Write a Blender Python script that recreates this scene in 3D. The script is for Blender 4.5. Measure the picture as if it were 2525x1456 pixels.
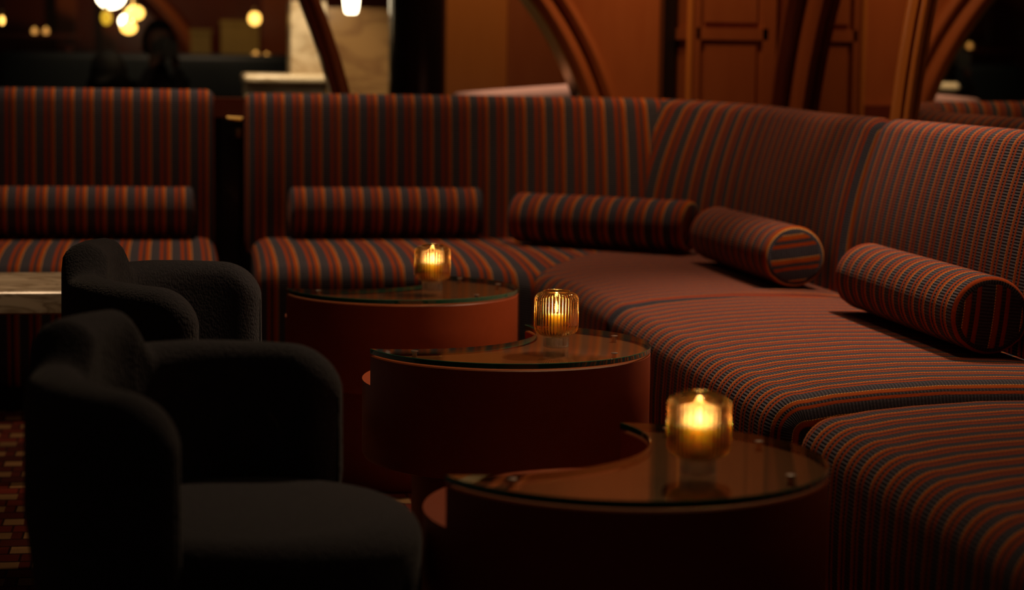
import bpy, bmesh, math, random
from mathutils import Vector, Matrix
random.seed(4)
PI = math.pi
S = bpy.context.scene
for o in list(bpy.data.objects):
    bpy.data.objects.remove(o)
C = S.collection

# ------------------------------------------------------------------ camera
# world frame: x runs along the back wall, y runs away from the viewer, z is up
YAW = math.radians(9.5)
cam_d = bpy.data.cameras.new('camera'); cam = bpy.data.objects.new('camera', cam_d); C.objects.link(cam)
S.camera = cam
cam_d.sensor_width = 36.0
cam_d.lens = 5050.0 / 2525.0 * 36.0
cam.location = (0, 0, 1.083)
pitch, roll = 0.11387, 0.01407
cam.matrix_world = (Matrix.Translation((0, 0, 1.083)) @ Matrix.Rotation(-YAW, 4, 'Z')
                    @ Matrix.Rotation(PI / 2 - pitch, 4, 'X') @ Matrix.Rotation(roll, 4, 'Z'))
cam_d.dof.use_dof = True
cam_d.dof.focus_distance = 4.15
cam_d.dof.aperture_fstop = 2.8
cam_d.clip_start = 0.05

# ------------------------------------------------------------------ world, lights, exposure
w = bpy.data.worlds.new('world'); S.world = w; w.use_nodes = True
bg = w.node_tree.nodes['Background']
bg.inputs[0].default_value = (1.0, 0.62, 0.38, 1); bg.inputs[1].default_value = 0.0085
S.view_settings.view_transform = 'Standard'
S.view_settings.look = 'None'
S.view_settings.gamma = 1.0
S.view_settings.use_curve_mapping = False
S.view_settings.exposure = 0.0


def spot(name, loc, target, power, color, size=1.3, blend=0.8, radius=0.05):
    d = bpy.data.lights.new(name, 'SPOT'); o = bpy.data.objects.new(name, d); C.objects.link(o)
    d.energy = power; d.color = color; d.spot_size = size; d.spot_blend = blend; d.shadow_soft_size = radius
    o.location = loc
    o.rotation_euler = (Vector(target) - Vector(loc)).to_track_quat('-Z', 'Y').to_euler()
    return o


WARM = (1.0, 0.66, 0.38)
spot('downlight_banquette', (1.97, 5.0, 2.5), (1.42, 4.68, 0.4), 160.0, (1.0, 0.70, 0.44), 1.2, 0.9, 0.06)
spot('downlight_corner', (1.62, 6.55, 2.6), (1.28, 6.0, 0.4), 52.0, WARM, 1.2, 0.9, 0.06)
spot('downlight_back', (0.12, 7.25, 2.6), (0.16, 6.75, 0.4), 82.0, WARM, 1.35, 0.9, 0.10)
spot('walkway_fill', (-0.1, 5.7, 2.6), (0.1, 6.9, 0.5), 11.0, WARM, 1.0, 0.9, 0.10)  # added front fill for the bolsters, no fixture here
spot('downlight_tables', (1.15, 4.2, 2.6), (0.68, 3.6, 0.4), 48.0, WARM, 1.5, 0.9, 0.06)
spot('downlight_front', (1.7, 3.0, 2.6), (1.35, 3.0, 0.4), 8.0, WARM, 1.2, 0.9, 0.06)
spot('marble_table_fill', (-0.45, 4.75, 2.6), (-0.42, 5.32, 0.5), 90.0, WARM, 0.36, 0.9, 0.06)  # narrow fill added to brighten the marble table
spot('downlight_pier', (1.55, 6.75, 2.6), (2.0, 7.25, 1.1), 56.0, (1.0, 0.60, 0.28), 1.1, 0.9, 0.06)
spot('downlight_arch', (1.3, 7.0, 2.6), (1.45, 7.47, 1.2), 46.0, (1.0, 0.60, 0.28), 0.9, 0.9, 0.06)
spot('downlight_mirror', (1.45, 5.45, 2.4), (2.14, 5.80, 1.1), 46.0, (1.0, 0.60, 0.28), 0.5, 0.9, 0.06)
spot('far_counter_downlight', (0.55, 9.2, 2.3), (0.65, 10.1, 1.0), 150.0, (1.0, 0.74, 0.42), 0.8, 0.8, 0.06)
spot('far_bar_downlight', (1.45, 8.7, 2.6), (1.45, 9.5, 1.3), 40.0, WARM, 0.9, 0.8, 0.06)
spot('far_bench_fill', (1.5, 7.98, 2.6), (1.45, 7.95, 0.9), 150.0, (1.0, 0.72, 0.5), 0.5, 0.8, 0.06)  # fill added above the pink backrest to brighten its top
spot('far_lounge_downlight', (-0.1, 11.6, 2.6), (-0.05, 12.5, 1.1), 26.0, WARM, 1.1, 0.8, 0.06)
spot('far_wall_fill', (0.1, 13.3, 2.7), (0.1, 14.2, 1.2), 24.0, (1.0, 0.62, 0.3), 1.8, 0.8, 0.06)  # wash added to brighten the far wall and its mirror image


# ------------------------------------------------------------------ helpers
def set_tags(o, label=None, cat=None, group=None, kind=None):
    if label: o['label'] = label
    if cat: o['category'] = cat
    if group: o['group'] = group
    if kind: o['kind'] = kind
    return o


def thing(name, loc, label, cat, group=None, rz=0.0):
    o = bpy.data.objects.new(name, None); C.objects.link(o)
    o.location = loc; o.rotation_euler = (0, 0, rz); o.empty_display_size = 0.05
    return set_tags(o, label, cat, group)


def mesh(name, verts, faces, mat, parent=None, uv=None, smooth=True, sharp=40, org=(0, 0, 0), fmat=None, loc=None):
    """verts in world (or parent-local) coordinates; org is subtracted"""
    me = bpy.data.meshes.new(name)
    ox, oy, oz = org
    me.from_pydata([(v[0] - ox, v[1] - oy, v[2] - oz) for v in verts], [], faces)
    mats = mat if isinstance(mat, (list, tuple)) else [mat]
    for m in mats: me.materials.append(m)
    if fmat:
        for p, i in zip(me.polygons, fmat): p.material_index = i
    if uv is not None:
        l = me.uv_layers.new(name='UVMap')
        for p in me.polygons:
            for li, vi in zip(p.loop_indices, p.vertices):
                l.data[li].uv = uv[(p.index, vi)] if isinstance(uv, dict) else uv[vi]
    bm = bmesh.new(); bm.from_mesh(me)
    bmesh.ops.recalc_face_normals(bm, faces=bm.faces)
    bm.to_mesh(me); bm.free()
    if smooth:
        for p in me.polygons: p.use_smooth = True
        me.set_sharp_from_angle(angle=math.radians(sharp))
    o = bpy.data.objects.new(name, me); C.objects.link(o)
    if parent is not None: o.parent = parent
    if loc is not None: o.location = loc
    return o


class MB:
    def __init__(s): s.v = []; s.f = []; s.m = []
    def add(s, v, f, mi=0):
        n = len(s.v); s.v += [tuple(x) for x in v]; s.f += [[i + n for i in q] for q in f]; s.m += [mi] * len(f)
    def box(s, x0, x1, y0, y1, z0, z1, mi=0):
        s.add([(x0, y0, z0), (x1, y0, z0), (x1, y1, z0), (x0, y1, z0), (x0, y0, z1), (x1, y0, z1), (x1, y1, z1), (x0, y1, z1)],
              [(0, 3, 2, 1), (4, 5, 6, 7), (0, 1, 5, 4), (1, 2, 6, 5), (2, 3, 7, 6), (3, 0, 4, 7)], mi)
    def lathe(s, prof, n=32, c=(0, 0), mi=0, rib=0.0, nr=0, close=True):
        base = len(prof); vs = []
        for k in range(n):
            a = 2 * PI * k / n
            for r, z in prof:
                vs.append((c[0] + r * math.cos(a), c[1] + r * math.sin(a), z))
        fs = []
        for k in range(n):
            k2 = (k + 1) % n
            for i in range(base - 1):
                fs.append((k * base + i, k2 * base + i, k2 * base + i + 1, k * base + i + 1))
        s.add(vs, fs, mi)
        if close:
            n0 = len(s.v) - len(vs)
            if prof[0][0] > 1e-5: s.f.append([n0 + k * base for k in range(n)]); s.m.append(mi)
            if prof[-1][0] > 1e-5: s.f.append([n0 + k * base + base - 1 for k in range(n)]); s.m.append(mi)
    def tube(s, pts, r, n=10, mi=0):
        pts = [Vector(p) for p in pts]; rows = []
        for i, p in enumerate(pts):
            t = (pts[min(i + 1, len(pts) - 1)] - pts[max(i - 1, 0)]).normalized()
            u = t.cross(Vector((0, 0, 1)));
            if u.length < 1e-3: u = t.cross(Vector((1, 0, 0)))
            u.normalize(); q = t.cross(u)
            rr = r[i] if isinstance(r, (list, tuple)) else r
            rows.append([p + (u * math.cos(2 * PI * k / n) + q * math.sin(2 * PI * k / n)) * rr for k in range(n)])
        vs = [v for row in rows for v in row]; fs = []
        for i in range(len(rows) - 1):
            for k in range(n): fs.append((i * n + k, i * n + (k + 1) % n, (i + 1) * n + (k + 1) % n, (i + 1) * n + k))
        fs.append(list(range(n))); fs.append([len(vs) - n + k for k in range(n)])
        s.add(vs, fs, mi)
    def ellipsoid(s, c, r, n=20, m=12, mi=0, rot=None):
        prof = []; vs = []
        for j in range(m + 1):
            ph = PI * j / m
            for k in range(n):
                a = 2 * PI * k / n
                v = Vector((r[0] * math.sin(ph) * math.cos(a), r[1] * math.sin(ph) * math.sin(a), r[2] * math.cos(ph)))
                if rot: v = rot @ v
                vs.append(Vector(c) + v)
        fs = []
        for j in range(m):
            for k in range(n):
                fs.append((j * n + k, j * n + (k + 1) % n, (j + 1) * n + (k + 1) % n, (j + 1) * n + k))
        s.add(vs, fs, mi)
    def build(s, name, mat, parent=None, org=(0, 0, 0), smooth=True, sharp=40, loc=None):
        return mesh(name, s.v, s.f, mat, parent, None, smooth, sharp, org, s.m, loc)


# ------------------------------------------------------------------ materials
def mat(name):
    m = bpy.data.materials.new(name); m.use_nodes = True
    nt = m.node_tree; b = nt.nodes['Principled BSDF']
    return m, nt, b


def N(nt, t, **kw):
    n = nt.nodes.new(t)
    for k, v in kw.items():
        if k.startswith('i'):
            n.inputs[int(k[1:])].default_value = v
        else: setattr(n, k, v)
    return n


def math_n(nt, op, a, b=None, c=None):
    n = nt.nodes.new('ShaderNodeMath'); n.operation = op
    for i, x in enumerate((a, b, c)):
        if x is None: continue
        if isinstance(x, (int, float)): n.inputs[i].default_value = x
        else: nt.links.new(x, n.inputs[i])
    return n.outputs[0]


def plain(name, col, rough=0.5, metal=0.0, spec=0.5, noise=0.0, nscale=20, bump=0.0, bscale=200, coat=0.0, sheen=0.0):
    m, nt, b = mat(name)
    b.inputs['Base Color'].default_value = (*col, 1); b.inputs['Roughness'].default_value = rough
    b.inputs['Metallic'].default_value = metal; b.inputs['Specular IOR Level'].default_value = spec
    b.inputs['Coat Weight'].default_value = coat
    if sheen:
        b.inputs['Sheen Weight'].default_value = sheen; b.inputs['Sheen Roughness'].default_value = 0.5
    tc = N(nt, 'ShaderNodeTexCoord')
    if noise:
        no = N(nt, 'ShaderNodeTexNoise'); no.inputs['Scale'].default_value = nscale; no.inputs['Detail'].default_value = 6
        nt.links.new(tc.outputs['Object'], no.inputs['Vector'])
        mx = N(nt, 'ShaderNodeMix', data_type='RGBA')
        mx.inputs['A'].default_value = (*[c * (1 - noise) for c in col], 1)
        mx.inputs['B'].default_value = (*[min(1, c * (1 + noise)) for c in col], 1)
        nt.links.new(no.outputs['Fac'], mx.inputs['Factor']); nt.links.new(mx.outputs['Result'], b.inputs['Base Color'])
    if bump:
        nb = N(nt, 'ShaderNodeTexNoise'); nb.inputs['Scale'].default_value = bscale; nb.inputs['Detail'].default_value = 3
        nt.links.new(tc.outputs['Object'], nb.inputs['Vector'])
        bp = N(nt, 'ShaderNodeBump'); bp.inputs['Strength'].default_value = bump; bp.inputs['Distance'].default_value = 0.002
        nt.links.new(nb.outputs['Fac'], bp.inputs['Height']); nt.links.new(bp.outputs['Normal'], b.inputs['Normal'])
    return m


PERIOD = 0.065


def stripe_fabric():
    m, nt, b = mat('striped_upholstery')
    uvn = N(nt, 'ShaderNodeUVMap'); sp = N(nt, 'ShaderNodeSeparateXYZ'); nt.links.new(uvn.outputs[0], sp.inputs[0])
    u, v = sp.outputs[0], sp.outputs[1]
    t = math_n(nt, 'FRACT', math_n(nt, 'MULTIPLY', u, 1.0 / PERIOD))
    ramp = N(nt, 'ShaderNodeValToRGB'); nt.links.new(t, ramp.inputs[0])
    cr = ramp.color_ramp; cr.interpolation = 'CONSTANT'
    GREY = (0.090, 0.084, 0.110, 1); RED = (0.35, 0.050, 0.006, 1); BRN = (0.076, 0.068, 0.084, 1)
    ORG = (0.38, 0.070, 0.008, 1); DRED = (0.26, 0.028, 0.005, 1); GOLD = (0.92, 0.48, 0.14, 1)
    stops = [(0.0, GREY), (0.46, DRED), (0.485, RED), (0.615, BRN), (0.765, DRED), (0.80, ORG), (0.965, GOLD)]
    cr.elements[0].position = 0; cr.elements[0].color = GREY
    cr.elements[1].position = stops[1][0]; cr.elements[1].color = stops[1][1]
    for p, c in stops[2:]:
        e = cr.elements.new(p); e.color = c
    # yarn slubs: cross ribs on the grey yarns, dashes on the gold thread
    rib = math_n(nt, 'SINE', math_n(nt, 'MULTIPLY', v, 2 * PI / 0.0072))
    ribf = math_n(nt, 'MULTIPLY_ADD', rib, 0.5, 0.5)
    g1 = math_n(nt, 'LESS_THAN', t, 0.46)
    g2 = math_n(nt, 'MULTIPLY', math_n(nt, 'GREATER_THAN', t, 0.615), math_n(nt, 'LESS_THAN', t, 0.765))
    grey = math_n(nt, 'ADD', g1, g2)
    gold = math_n(nt, 'GREATER_THAN', t, 0.965)
    dash = math_n(nt, 'GREATER_THAN', math_n(nt, 'SINE', math_n(nt, 'MULTIPLY', v, 2 * PI / 0.0060)), -0.15)
    # colour: darken between ribs on grey, drop gold dashes to orange
    d1 = math_n(nt, 'MULTIPLY_ADD', math_n(nt, 'MULTIPLY', grey, math_n(nt, 'SUBTRACT', 1.0, ribf)), -0.55, 1.0)
    d2 = math_n(nt, 'MULTIPLY_ADD', math_n(nt, 'MULTIPLY', gold, math_n(nt, 'SUBTRACT', 1.0, dash)), -0.72, 1.0)
    no = N(nt, 'ShaderNodeTexNoise'); no.inputs['Scale'].default_value = 180.0; no.inputs['Detail'].default_value = 4
    nt.links.new(uvn.outputs[0], no.inputs['Vector'])
    nz = math_n(nt, 'MULTIPLY_ADD', no.outputs['Fac'], 0.7, 0.65)
    k = math_n(nt, 'MULTIPLY', math_n(nt, 'MULTIPLY', d1, d2), nz)
    vm = N(nt, 'ShaderNodeVectorMath', operation='SCALE'); nt.links.new(ramp.outputs[0], vm.inputs[0]); nt.links.new(k, vm.inputs['Scale'])
    nt.links.new(vm.outputs[0], b.inputs['Base Color'])
    h = math_n(nt, 'ADD', math_n(nt, 'MULTIPLY', grey, math_n(nt, 'MULTIPLY_ADD', ribf, 0.9, 0.5)),
               math_n(nt, 'ADD', math_n(nt, 'MULTIPLY', math_n(nt, 'MULTIPLY', gold, dash), 1.2), math_n(nt, 'MULTIPLY', no.outputs['Fac'], 0.35)))
    bp = N(nt, 'ShaderNodeBump'); bp.inputs['Strength'].default_value = 0.85; bp.inputs['Distance'].default_value = 0.0022
    nt.links.new(h, bp.inputs['Height']); nt.links.new(bp.outputs['Normal'], b.inputs['Normal'])
    b.inputs['Roughness'].default_value = 0.9; b.inputs['Specular IOR Level'].default_value = 0.08
    b.inputs['Sheen Weight'].default_value = 0.04; b.inputs['Sheen Roughness'].default_value = 0.45
    b.inputs['Sheen Tint'].default_value = (1.0, 0.7, 0.6, 1)
    return m


def boucle():
    m, nt, b = mat('charcoal_boucle')
    tc = N(nt, 'ShaderNodeTexCoord')
    mp = N(nt, 'ShaderNodeMapping'); mp.inputs['Scale'].default_value = (290, 290, 170)
    nt.links.new(tc.outputs['Object'], mp.inputs['Vector'])
    no = N(nt, 'ShaderNodeTexVoronoi'); no.feature = 'SMOOTH_F1'; no.inputs['Scale'].default_value = 1.0; no.inputs['Smoothness'].default_value = 0.5
    nt.links.new(mp.outputs[0], no.inputs['Vector'])
    n2 = N(nt, 'ShaderNodeTexNoise'); n2.inputs['Scale'].default_value = 0.6; n2.inputs['Detail'].default_value = 3
    nt.links.new(mp.outputs[0], n2.inputs['Vector'])
    h = math_n(nt, 'ADD', math_n(nt, 'SUBTRACT', 1.0, no.outputs['Distance']), math_n(nt, 'MULTIPLY', n2.outputs['Fac'], 0.8))
    mx = N(nt, 'ShaderNodeMix', data_type='RGBA'); mx.inputs['A'].default_value = (0.032, 0.032, 0.039, 1); mx.inputs['B'].default_value = (0.080, 0.080, 0.096, 1)
    nt.links.new(n2.outputs['Fac'], mx.inputs['Factor']); nt.links.new(mx.outputs['Result'], b.inputs['Base Color'])
    bp = N(nt, 'ShaderNodeBump'); bp.inputs['Strength'].default_value = 0.7; bp.inputs['Distance'].default_value = 0.0022
    nt.links.new(h, bp.inputs['Height']); nt.links.new(bp.outputs['Normal'], b.inputs['Normal'])
    b.inputs['Roughness'].default_value = 0.95; b.inputs['Specular IOR Level'].default_value = 0.1
    b.inputs['Sheen Weight'].default_value = 0.15; b.inputs['Sheen Roughness'].default_value = 0.5
    return m


def wood(name, c1, c2, rough=0.3, scale=(2, 2, 0.25)):
    m, nt, b = mat(name)
    tc = N(nt, 'ShaderNodeTexCoord'); mp = N(nt, 'ShaderNodeMapping'); mp.inputs['Scale'].default_value = scale
    nt.links.new(tc.outputs['Object'], mp.inputs['Vector'])
    no = N(nt, 'ShaderNodeTexNoise'); no.inputs['Scale'].default_value = 14; no.inputs['Detail'].default_value = 8; no.inputs['Distortion'].default_value = 0.6
    nt.links.new(mp.outputs[0], no.inputs['Vector'])
    mx = N(nt, 'ShaderNodeMix', data_type='RGBA'); mx.inputs['A'].default_value = (*c1, 1); mx.inputs['B'].default_value = (*c2, 1)
    nt.links.new(no.outputs['Fac'], mx.inputs['Factor']); nt.links.new(mx.outputs['Result'], b.inputs['Base Color'])
    b.inputs['Roughness'].default_value = rough; b.inputs['Coat Weight'].default_value = 0.25; b.inputs['Coat Roughness'].default_value = 0.15
    return m


def marble(name, base, vein, scale=3.0, rough=0.25):
    m, nt, b = mat(name)
    tc = N(nt, 'ShaderNodeTexCoord'); mp = N(nt, 'ShaderNodeMapping'); mp.inputs['Scale'].default_value = (1, 3, 3)
    mp.inputs['Rotation'].default_value = (0.2, 0.1, 0.15)
    nt.links.new(tc.outputs['Object'], mp.inputs['Vector'])
    no = N(nt, 'ShaderNodeTexNoise'); no.inputs['Scale'].default_value = scale; no.inputs['Detail'].default_value = 10; no.inputs['Distortion'].default_value = 1.2
    nt.links.new(mp.outputs[0], no.inputs['Vector'])
    r = N(nt, 'ShaderNodeValToRGB'); e = r.color_ramp.elements
    e[0].position = 0.40; e[0].color = (*base, 1); e[1].position = 0.62; e[1].color = (*base, 1)
    x = e.new(0.5); x.color = (*vein, 1)
    x = e.new(0.46); x.color = (*[c * 0.85 for c in base], 1)
    nt.links.new(no.outputs['Fac'], r.inputs[0]); nt.links.new(r.outputs[0], b.inputs['Base Color'])
    b.inputs['Roughness'].default_value = rough
    return m


def carpet():
    m, nt, b = mat('patterned_carpet')
    tc = N(nt, 'ShaderNodeTexCoord'); sp = N(nt, 'ShaderNodeSeparateXYZ'); nt.links.new(tc.outputs['Object'], sp.inputs[0])
    RH = 0.07
    rowf = math_n(nt, 'DIVIDE', sp.outputs[1], RH); row = math_n(nt, 'FLOOR', rowf); ry = math_n(nt, 'FRACT', rowf)
    odd = math_n(nt, 'MODULO', row, 2.0)
    sh = math_n(nt, 'MULTIPLY', math_n(nt, 'MODULO', math_n(nt, 'MULTIPLY', row, 0.37), 1.0), 1.0)
    cx = math_n(nt, 'ADD', math_n(nt, 'DIVIDE', sp.outputs[0], 0.075), sh); fx = math_n(nt, 'FRACT', cx); ix = math_n(nt, 'FLOOR', cx)
    tan = math_n(nt, 'MULTIPLY', math_n(nt, 'LESS_THAN', fx, 0.62), math_n(nt, 'SUBTRACT', 1.0, odd))
    gap = math_n(nt, 'ADD', math_n(nt, 'LESS_THAN', ry, 0.13), math_n(nt, 'GREATER_THAN', fx, 0.93))
    cmb = N(nt, 'ShaderNodeCombineXYZ'); nt.links.new(ix, cmb.inputs[0]); nt.links.new(row, cmb.inputs[1])
    wn = N(nt, 'ShaderNodeTexWhiteNoise'); nt.links.new(cmb.outputs[0], wn.inputs['Vector'])
    m1 = N(nt, 'ShaderNodeMix', data_type='RGBA'); m1.inputs['A'].default_value = (0.16, 0.022, 0.012, 1); m1.inputs['B'].default_value = (0.42, 0.22, 0.09, 1)
    nt.links.new(tan, m1.inputs['Factor'])
    m2 = N(nt, 'ShaderNodeMix', data_type='RGBA'); m2.inputs['B'].default_value = (0.035, 0.008, 0.006, 1)
    nt.links.new(m1.outputs['Result'], m2.inputs['A']); nt.links.new(math_n(nt, 'MINIMUM', gap, 1.0), m2.inputs['Factor'])
    vm = N(nt, 'ShaderNodeVectorMath', operation='SCALE'); nt.links.new(m2.outputs['Result'], vm.inputs[0])
    nt.links.new(math_n(nt, 'MULTIPLY_ADD', wn.outputs['Value'], 0.4, 0.35), vm.inputs['Scale'])
    nt.links.new(vm.outputs[0], b.inputs['Base Color'])
    no = N(nt, 'ShaderNodeTexNoise'); no.inputs['Scale'].default_value = 400; nt.links.new(tc.outputs['Object'], no.inputs['Vector'])
    bp = N(nt, 'ShaderNodeBump'); bp.inputs['Strength'].default_value = 0.6; bp.inputs['Distance'].default_value = 0.003
    nt.links.new(no.outputs['Fac'], bp.inputs['Height']); nt.links.new(bp.outputs['Normal'], b.inputs['Normal'])
    b.inputs['Roughness'].default_value = 0.95; b.inputs['Specular IOR Level'].default_value = 0.1
    return m


def pane_glass(name, tint, ior=1.5, rough=0.0):
    """architectural sheet glass: straight-through tint plus Fresnel reflection"""
    m, nt, b = mat(name); nt.nodes.remove(b)
    out = nt.nodes['Material Output']
    tr = N(nt, 'ShaderNodeBsdfTransparent'); tr.inputs[0].default_value = (*tint, 1)
    gl = N(nt, 'ShaderNodeBsdfGlossy'); gl.inputs['Roughness'].default_value = rough; gl.inputs['Color'].default_value = (1, 1, 1, 1)
    fr = N(nt, 'ShaderNodeFresnel'); fr.inputs['IOR'].default_value = ior
    ge = N(nt, 'ShaderNodeNewGeometry')
    fac = math_n(nt, 'MULTIPLY', fr.outputs[0], math_n(nt, 'SUBTRACT', 1.0, ge.outputs['Backfacing']))
    mx = N(nt, 'ShaderNodeMixShader'); nt.links.new(fac, mx.inputs[0])
    nt.links.new(tr.outputs[0], mx.inputs[1]); nt.links.new(gl.outputs[0], mx.inputs[2]); nt.links.new(mx.outputs[0], out.inputs[0])
    return m


def real_glass(name, col, rough=0.0, ior=1.45):
    m, nt, b = mat(name)
    b.inputs['Base Color'].default_value = (*col, 1); b.inputs['Transmission Weight'].default_value = 1.0
    b.inputs['Roughness'].default_value = rough; b.inputs['IOR'].default_value = ior
    return m


def emit(name, col, strength):
    m, nt, b = mat(name)
    b.inputs['Base Color'].default_value = (*col, 1); b.inputs['Emission Color'].default_value = (*col, 1)
    b.inputs['Emission Strength'].default_value = strength
    return m


def thin_glass(name, col, tint, w_glass, w_trans, ior=1.45):
    """moulded coloured glass: refracting share, straight-through share, faint body scatter"""
    m, nt, b = mat(name)
    b.inputs['Base Color'].default_value = (*col, 1); b.inputs['Transmission Weight'].default_value = 1.0
    b.inputs['Roughness'].default_value = 0.0; b.inputs['IOR'].default_value = ior
    out = nt.nodes['Material Output']
    tr = N(nt, 'ShaderNodeBsdfTransparent'); tr.inputs[0].default_value = (*tint, 1)
    tl = N(nt, 'ShaderNodeBsdfTranslucent'); tl.inputs[0].default_value = (*col, 1)
    m1 = N(nt, 'ShaderNodeMixShader'); m1.inputs[0].default_value = w_trans
    nt.links.new(tr.outputs[0], m1.inputs[1]); nt.links.new(tl.outputs[0], m1.inputs[2])
    m2 = N(nt, 'ShaderNodeMixShader'); m2.inputs[0].default_value = w_glass
    nt.links.new(m1.outputs[0], m2.inputs[1]); nt.links.new(b.outputs[0], m2.inputs[2]); nt.links.new(m2.outputs[0], out.inputs[0])
    return m


FAB = stripe_fabric(); BOU = boucle(); CAR = carpet()
LACQ = plain('rust_lacquer', (0.40, 0.066, 0.016), 0.42, noise=0.10, nscale=60, bump=0.08, bscale=700)
WOOD = wood('mahogany', (0.26, 0.062, 0.016), (0.34, 0.095, 0.028), 0.32)
WOOD_D = wood('dark_mahogany', (0.10, 0.018, 0.008), (0.15, 0.03, 0.012), 0.3)
WOOD_O = wood('orange_varnished_wood', (0.42, 0.13, 0.022), (0.50, 0.17, 0.035), 0.32)
BLACK = plain('black_gloss', (0.008, 0.006, 0.006), 0.15)
PILLAR = plain('dark_lacquered_pillar', (0.03, 0.012, 0.008), 0.22)
PLINTH = plain('black_plinth', (0.012, 0.010, 0.010), 0.7)
MARB = marble('cream_marble', (0.62, 0.52, 0.38), (0.40, 0.30, 0.19))
MARB_T = marble('table_marble', (0.55, 0.46, 0.34), (0.26, 0.20, 0.13), 5.0)
MARB_B = marble('honey_marble', (0.22, 0.13, 0.055), (0.15, 0.08, 0.035))
TEAL = plain('teal_leather', (0.016, 0.025, 0.031), 0.5, bump=0.2, bscale=60)
BRASS = plain('brass', (0.55, 0.36, 0.12), 0.3, metal=1.0)
STEEL = plain('polished_steel', (0.75, 0.70, 0.64), 0.28, metal=1.0)
MIRROR = plain('mirror_silver', (0.62, 0.60, 0.55), 0.015, metal=1.0)
TOPG = pane_glass('table_glass', (0.80, 0.91, 0.84))
EDGE = plain('green_glass_edge', (0.025, 0.14, 0.08), 0.05, coat=1.0)
AMBER = thin_glass('amber_glass', (0.97, 0.70, 0.38), (0.95, 0.68, 0.36), 0.92, 0.05)
CLEAR = thin_glass('clear_ribbed_glass', (0.98, 0.92, 0.84), (0.95, 0.90, 0.82), 0.65, 0.35)
FLAME = emit('candle_flame', (1.0, 0.64, 0.28), 70.0)
WAXM, _nt, _b = mat('candle_wax')
_b.inputs['Base Color'].default_value = (0.9, 0.72, 0.45, 1); _b.inputs['Roughness'].default_value = 0.5
_b.inputs['Subsurface Weight'].default_value = 0.8; _b.inputs['Subsurface Radius'].default_value = (0.06, 0.034, 0.014)
_b.inputs['Subsurface Scale'].default_value = 1.0
PINK = plain('reflection_pink', (0.42, 0.22, 0.17), 0.8, noise=0.1, nscale=30)  # plain pink stands for the striped fabric's lit reflection
WICK = plain('wick', (0.01, 0.008, 0.006), 0.9)
GLOBE_W = emit('white_globe_glow', (1.0, 0.80, 0.50), 9.0)
GLOBE_Y = emit('amber_globe_glow', (1.0, 0.52, 0.10), 3.2)
GLOBE_D = emit('dim_yellow_globe_glow', (0.85, 0.48, 0.03), 0.9)
GLOW_S = emit('tealight_glow', (1.0, 0.45, 0.10), 0.7)
SKIN = plain('skin', (0.12, 0.055, 0.038), 0.6)
HAIR = plain('black_hair', (0.005, 0.004, 0.004), 0.8, spec=0.15)
CLOTH = plain('dark_clothing', (0.012, 0.008, 0.009), 0.9)
CAMBODY = plain('camera_black', (0.008, 0.008, 0.008), 0.4)
PAINT_Y = plain('ochre_plaster', (0.40, 0.27, 0.07), 0.7, noise=0.2, nscale=8)

# ------------------------------------------------------------------ the setting
mb = MB(); mb.box(-4, 4, -1, 15, -0.05, 0.0)
set_tags(mb.build('floor', CAR, smooth=False), kind='structure')

# low wall behind the banquettes with its capping rail
wb = MB(); wb.box(-3.0, 2.2, 7.46, 7.56, 0.0, 0.868)
wall_back = set_tags(wb.build('wall_back', BLACK, smooth=False), kind='structure')
r_ = MB(); r_.box(-3.0, 2.2, 7.44, 7.60, 0.868, 0.936)
r_.build('capping_rail', WOOD_D, wall_back, smooth=False)


def arch_band(plane, c, r0, r1, depth0, depth1, name, m, parent=None, a0=-0.6, a1=PI + 0.6, n=96, crown=0.0, flip=1):
    """ring sector of an arch. plane 'y': lies in x/z at y depth; plane 'x': lies in y/z at x depth"""
    vs = []; fs = []; K = 5
    for i in range(n + 1):
        a = a0 + (a1 - a0) * i / n
        prof = []
        for k in range(K):          # gently rounded face
            f = k / (K - 1); r = r0 + (r1 - r0) * f
            prof.append((r, depth0 - crown * math.sin(PI * f)))
        prof = [(r0, depth1)] + prof + [(r1, depth1)]
        for r, d in prof:
            h = c[0] + flip * r * math.cos(a); z = c[1] + r * math.sin(a)
            vs.append((h, d, z) if plane == 'y' else (d, h, z))
    P = K + 2
    for i in range(n):
        for k in range(P): fs.append((i * P + k, i * P + (k + 1) % P, (i + 1) * P + (k + 1) % P, (i + 1) * P + k))
    fs.append(list(range(P))); fs.append([n * P + k for k in range(P)])
    return mesh(name, vs, fs, m, parent, sharp=35)


# arch beside the dark opening (its right foot shows between the two far views)
tr1 = arch_band('y', (-1.827, 0.325), 2.483, 2.515, 7.44, 7.58, 'trim_1', WOOD_D, crown=0.012)
set_tags(tr1, kind='structure')
arch_band('y', (-1.827, 0.325), 2.515, 2.548, 7.425, 7.58, 'moulding_bead', WOOD, tr1, crown=0.016)
# large arch in front of the counter
tr2 = arch_band('y', (0.279, 0.496), 1.300, 1.362, 7.43, 7.60, 'trim_2', WOOD, crown=0.020)
set_tags(tr2, kind='structure')
arch_band('y', (0.279, 0.496), 1.362, 1.376, 7.485, 7.60, 'moulding_groove', WOOD_D, tr2)
arch_band('y', (0.279, 0.496), 1.376, 1.425, 7.44, 7.60, 'moulding_bead', WOOD, tr2, crown=0.016)
arch_band('y', (0.279, 0.496), 1.293, 1.300, 7.42, 7.60, 'brass_edge', BRASS, tr2)
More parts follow.
